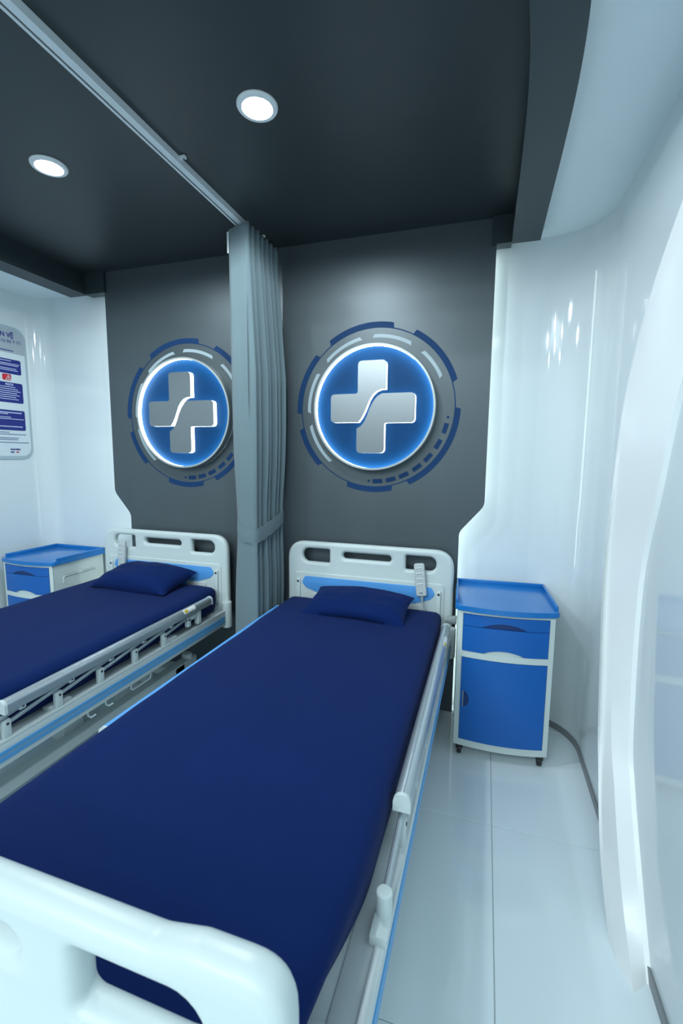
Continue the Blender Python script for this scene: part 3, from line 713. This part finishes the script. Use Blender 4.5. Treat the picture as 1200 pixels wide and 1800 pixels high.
# ------------------------------------------------------------------ bedside cabinets
def cabinet(label, loc, rz, bar_side):
    t = thing('bedside_cabinet', label, 'cabinet', loc, rz, 'blue and ivory bedside cabinets')
    hw, d = 0.228, 0.43; bow = 0.028
    fy = lambda x, off=0.0: -bow*(1-(x/hw)**2)-off     # front line, local y (0 at corners)
    def bowed(bm, x0, x1, zf0, zf1, off0, off1, n=28):
        rows = []
        for k in range(n+1):
            x = x0+(x1-x0)*k/n; rows.append([bm.verts.new((x, fy(x, off1), zf0(x))), bm.verts.new((x, fy(x, off1), zf1(x))), bm.verts.new((x, fy(x, off0), zf1(x))), bm.verts.new((x, fy(x, off0), zf0(x)))])
        for a, b in zip(rows, rows[1:]):
            for j in range(4): bm.faces.new((a[j], a[(j+1) % 4], b[(j+1) % 4], b[j]))
        bm.faces.new(rows[0][::-1]); bm.faces.new(rows[-1]); return bm
    C_ = lambda z: (lambda x: z)
    # carcass (bowed plan) with frame around the fronts
    plan = [(-hw, d), (-hw, 0)]+[(-hw+2*hw*k/20, fy(-hw+2*hw*k/20)) for k in range(1, 20)]+[(hw, 0), (hw, d)]
    bm = BM(); extr(bm, plan, lambda p: Vector((p[0], p[1]+0.0, 0.058)), lambda p: Vector((p[0], p[1], 0.785))); obj('body', bm, CABWHITE, t, 30)
    bm = BM()
    bowed(bm, -hw, hw, C_(0.058), C_(0.094), -0.001, 0.006); bowed(bm, -hw, hw, C_(0.541), C_(0.574), -0.001, 0.006); bowed(bm, -hw, hw, C_(0.771), C_(0.785), -0.001, 0.006)
    bowed(bm, -hw, -hw+0.024, C_(0.058), C_(0.785), -0.001, 0.006, 4); bowed(bm, hw-0.024, hw, C_(0.058), C_(0.785), -0.001, 0.006, 4)
    obj('front_frame', bm, CABWHITE, t, 30)
    xi = hw-0.026
    def notch(c, w, h, z): return lambda x: z+(h*math.cos(min(1, abs(x-c)/w)*math.pi/2)**0.8 if abs(x-c) < w else 0)
    bm = BM(); bowed(bm, -xi, xi, notch(-0.005, 0.105, 0.027, 0.7095), C_(0.769), 0.0012, 0.009, 60); obj('drawer', bm, CABBLUE, t, 30)
    bm = BM(); bowed(bm, -xi, xi, notch(-0.005, 0.095, 0.022, 0.576), C_(0.7068), 0.0012, 0.009, 60); obj('drawer', bm, CABBLUE, t, 30)
    bm = BM(); bowed(bm, -0.115, 0.105, C_(0.700), C_(0.745), 0.0003, 0.0010); obj('finger_recess_shade', bm, CABSHADE, t, 30)  # dark plate painted as the shaded hollow behind the notch
    bm = BM(); bowed(bm, -xi, xi, C_(0.096), C_(0.539), 0.0012, 0.009); dr = obj('door', bm, CABBLUE, t, 30)
    # half moon pull on the left of the door
    zc, xc, rr = 0.318, -xi+0.013, 0.042
    bm = BM(); hm = [(xc, -rr)]+[(xc+rr*0.72*math.sin(R(a)), -rr*math.cos(R(a))) for a in range(0, 181, 12)]
    extr(bm, hm, lambda p: Vector((p[0], fy(p[0], 0.0085), zc+p[1])), lambda p: Vector((p[0], fy(p[0], 0.0098), zc+p[1]))); hp = obj('pull', bm, CABSHADE, dr)  # flat plate, the shade of the pull's hollow is in its colour
    bm = BM(); box(bm, xc-0.002, xc+0.003, fy(xc, 0.0125), fy(xc, 0.009), zc-rr, zc+rr, 0.0005, 1); obj('pull_edge', bm, STEEL, dr)
    # tray top: plan with bowed front, floor and raised lips on back and sides
    tw = 0.2435; ty = lambda x: -(bow+0.012)*(1-(x/tw)**2)-0.014
    plan = [(-tw, d+0.008), (-tw, -0.004)]+[(-tw+2*tw*k/24, ty(-tw+2*tw*k/24)) for k in range(1, 24)]+[(tw, -0.004), (tw, d+0.008)]
    bm = BM(); extr(bm, plan, lambda p: Vector((p[0], p[1], 0.786)), lambda p: Vector((p[0], p[1], 0.812)))
    es = [e2 for e2 in bm.edges if len(e2.link_faces) == 2]
    bmesh.ops.bevel(bm, geom=[e2 for e2 in es if all(abs(v.co.z-0.812) < 1e-5 for v in e2.verts)], offset=0.006, segments=3, profile=0.5, affect='EDGES')
    tr = obj('tray_top', bm, TRAYBLUE, t, 40)
    lips = BM()
    box(lips, -tw, -tw+0.013, 0.02, d+0.008, 0.808, 0.832, 0.004); box(lips, tw-0.013, tw, 0.02, d+0.008, 0.808, 0.832, 0.004); box(lips, -tw, tw, d-0.005, d+0.008, 0.808, 0.832, 0.004)
    obj('tray_lip', lips, TRAYBLUE, tr, 40)
    # folding towel bar let into the side
    s = bar_side
    bm = BM(); X = s*(hw+0.001)
    tube(bm, [(X, 0.075, 0.645), (X, 0.075, 0.683), (X, 0.085, 0.690), (X, 0.345, 0.690), (X, 0.355, 0.683), (X, 0.355, 0.645)], 0.0045, 8); tb_ = obj('towel_bar', bm, CABWHITE, t)
    for dz in (-0.0055, 0.0055):
        bm = BM(); box(bm, min(X-0.002*s, X+0.0005*s), max(X-0.002*s, X+0.0005*s), 0.082, 0.348, 0.690+dz-0.001, 0.690+dz+0.001); obj('bar_groove', bm, DARKMETAL, tb_)
    bm = BM(); cyl(bm, (X-0.002*s, 0.215, 0.69), (X+0.0012*s, 0.215, 0.69), 0.022, n=24); obj('finger_dish', bm, CABWHITE, tb_)
    for sx in (-1, 1):
        for y in (0.010, d-0.05):
            bm = BM(); cyl(bm, (sx*(hw-0.032)-0.011, y, 0.0245), (sx*(hw-0.032)+0.011, y, 0.0245), 0.024, n=20, bev=0.004); box(bm, sx*(hw-0.032)-0.018, sx*(hw-0.032)+0.018, y-0.018, y+0.018, 0.034, 0.059, 0.004)
            obj('caster', bm, BLACK, t)
    return t
cabinet('blue fronted bedside cabinet right of the nearer bed', (0.130, 2.325, 0), R(3), 1)
cabinet('blue fronted bedside cabinet left of the far bed', (-3.03, 2.325, 0), R(0), 1)

# ------------------------------------------------------------------ instruction sign on the left wall
t = thing('wall_sign', 'tall rounded instruction sign with blue boxes on the left wall', 'sign', (XL, 0.035, 0.012))
SY1, SZ0, SZ1 = 2.640, 1.495, 2.452; SHIFT = (0, 0.03, 0.015); SY0 = SY1-0.74
XS = 0.006
obj('backplate', plate([rrect(SY0, SY1, SZ0, SZ1, 0.085, 8)], 0.010, 0.002, TO_YZ, (XS, 0, 0)), SIGNGREY, t)
fc = obj('face', plate([rrect(SY0+0.02, SY1-0.018, SZ0+0.022, SZ1-0.022, 0.07, 8)], 0.003, 0.0008, TO_YZ, (XS+0.0062, 0, 0)), SIGNWHITE, t)
hd = rrect(SY0+0.021, SY1-0.019, 2.262, SZ1-0.023, (0.002, 0.002, 0.068, 0.068), 8)
obj('ceiling_reflection', plate([hd], 0.0012, 0, TO_YZ, (XS+0.0083, 0, 0)), SIGNREFL, t)  # grey plate painting the dark ceiling's reflection on the sign face
XT = XS+0.0098
def sbox(name, y0, y1, z0, z1, material, r=0.012): return obj(name, plate([rrect(y0, y1, z0, z1, r, 4)], 0.0014, 0, TO_YZ, (XS+0.0084, 0, 0)), material, t)
def bar(parent, y0, y1, z, h, material): return obj('print_line', plate([[(y0, z-h/2), (y1, z-h/2), (y1, z+h/2), (y0, z+h/2)]], 0.0006, 0, TO_YZ, (XT, 0, 0)), material, parent)
b1 = sbox('blue_box', SY0+0.06, 2.584, 2.113, 2.218, SIGNBLUE)
b2 = sbox('blue_box', SY0+0.06, 2.586, 1.906, 2.051, SIGNBLUE)
b3 = sbox('blue_box', SY0+0.06, 2.588, 1.706, 1.852, SIGNBLUE)
sg = sbox('warning_mark', 2.44, 2.505, 2.064, 2.108, SIGNRED, 0.008)
obj('warning_triangle', plate([[(2.462, 2.069), (2.506, 2.069), (2.484, 2.104)], [(2.467, 2.072), (2.501, 2.072), (2.484, 2.099)]], 0.0006, 0, TO_YZ, (XT, 0, 0)), SIGNWHITE, sg)
bar(sg, 2.482, 2.486, 2.084, 0.014, SIGNWHITE)
def txt(s_, size, y, z, material, align='RIGHT', bold=0.0): return obj('lettering', text_mesh(s_, size, TO_YZ, (XT, y, z), align, bold), material, t)
txt('ÂN VỆ', 0.044, 2.545, 2.372, SIGNTEXT, bold=0.0014)
txt('ơ của Bộ Y Tế', 0.030, 2.596, 2.334, SIGNTEXT)
txt('MẠCH', 0.020, 2.515, 2.030, SIGNLIGHT, bold=0.0006)
bar(t, 2.2, 2.535, 2.278, 0.007, SIGNTEXT)
for y1_, z in [(2.51, 2.205), (2.572, 2.185), (2.562, 2.174), (2.548, 2.151), (2.558, 2.139)]: bar(b1, SY0+0.1, y1_, z, 0.0045, SIGNLIGHT)
for k in range(7): bar(b2, SY0+0.1, 2.53+0.045*((k*37) % 5)/5, 2.018-0.0145*k, 0.0045, SIGNLIGHT)
for y1_, z, h in ((2.563, 1.834, 0.007), (2.46, 1.823, 0.0045), (2.48, 1.80, 0.0045), (2.576, 1.788, 0.0045), (2.563, 1.733, 0.006)): bar(b3, SY0+0.1, y1_, z, h, SIGNLIGHT)
for y1_, z in ((2.46, 1.690), (2.585, 1.676), (2.53, 1.650), (2.52, 1.638), (2.605, 1.617)): bar(t, SY0+0.08, y1_, z, 0.004, SIGNTEXT)
txt('Australian', 0.0185, 2.458, 1.562, SIGNTEXT, 'LEFT', 0.0007)
txt('Aid', 0.0185, 2.458, 1.541, SIGNTEXT, 'LEFT', 0.0007)
lg = round_poly([(2.494, 1.5425), (2.502, 1.547), (2.508, 1.554), (2.514, 1.551), (2.520, 1.547), (2.529, 1.548), (2.520, 1.543), (2.512, 1.5435)], 0.002, 3)
obj('emblem_mark', plate([lg], 0.0006, 0, TO_YZ, (XT, 0, 0)), SIGNRED, t)
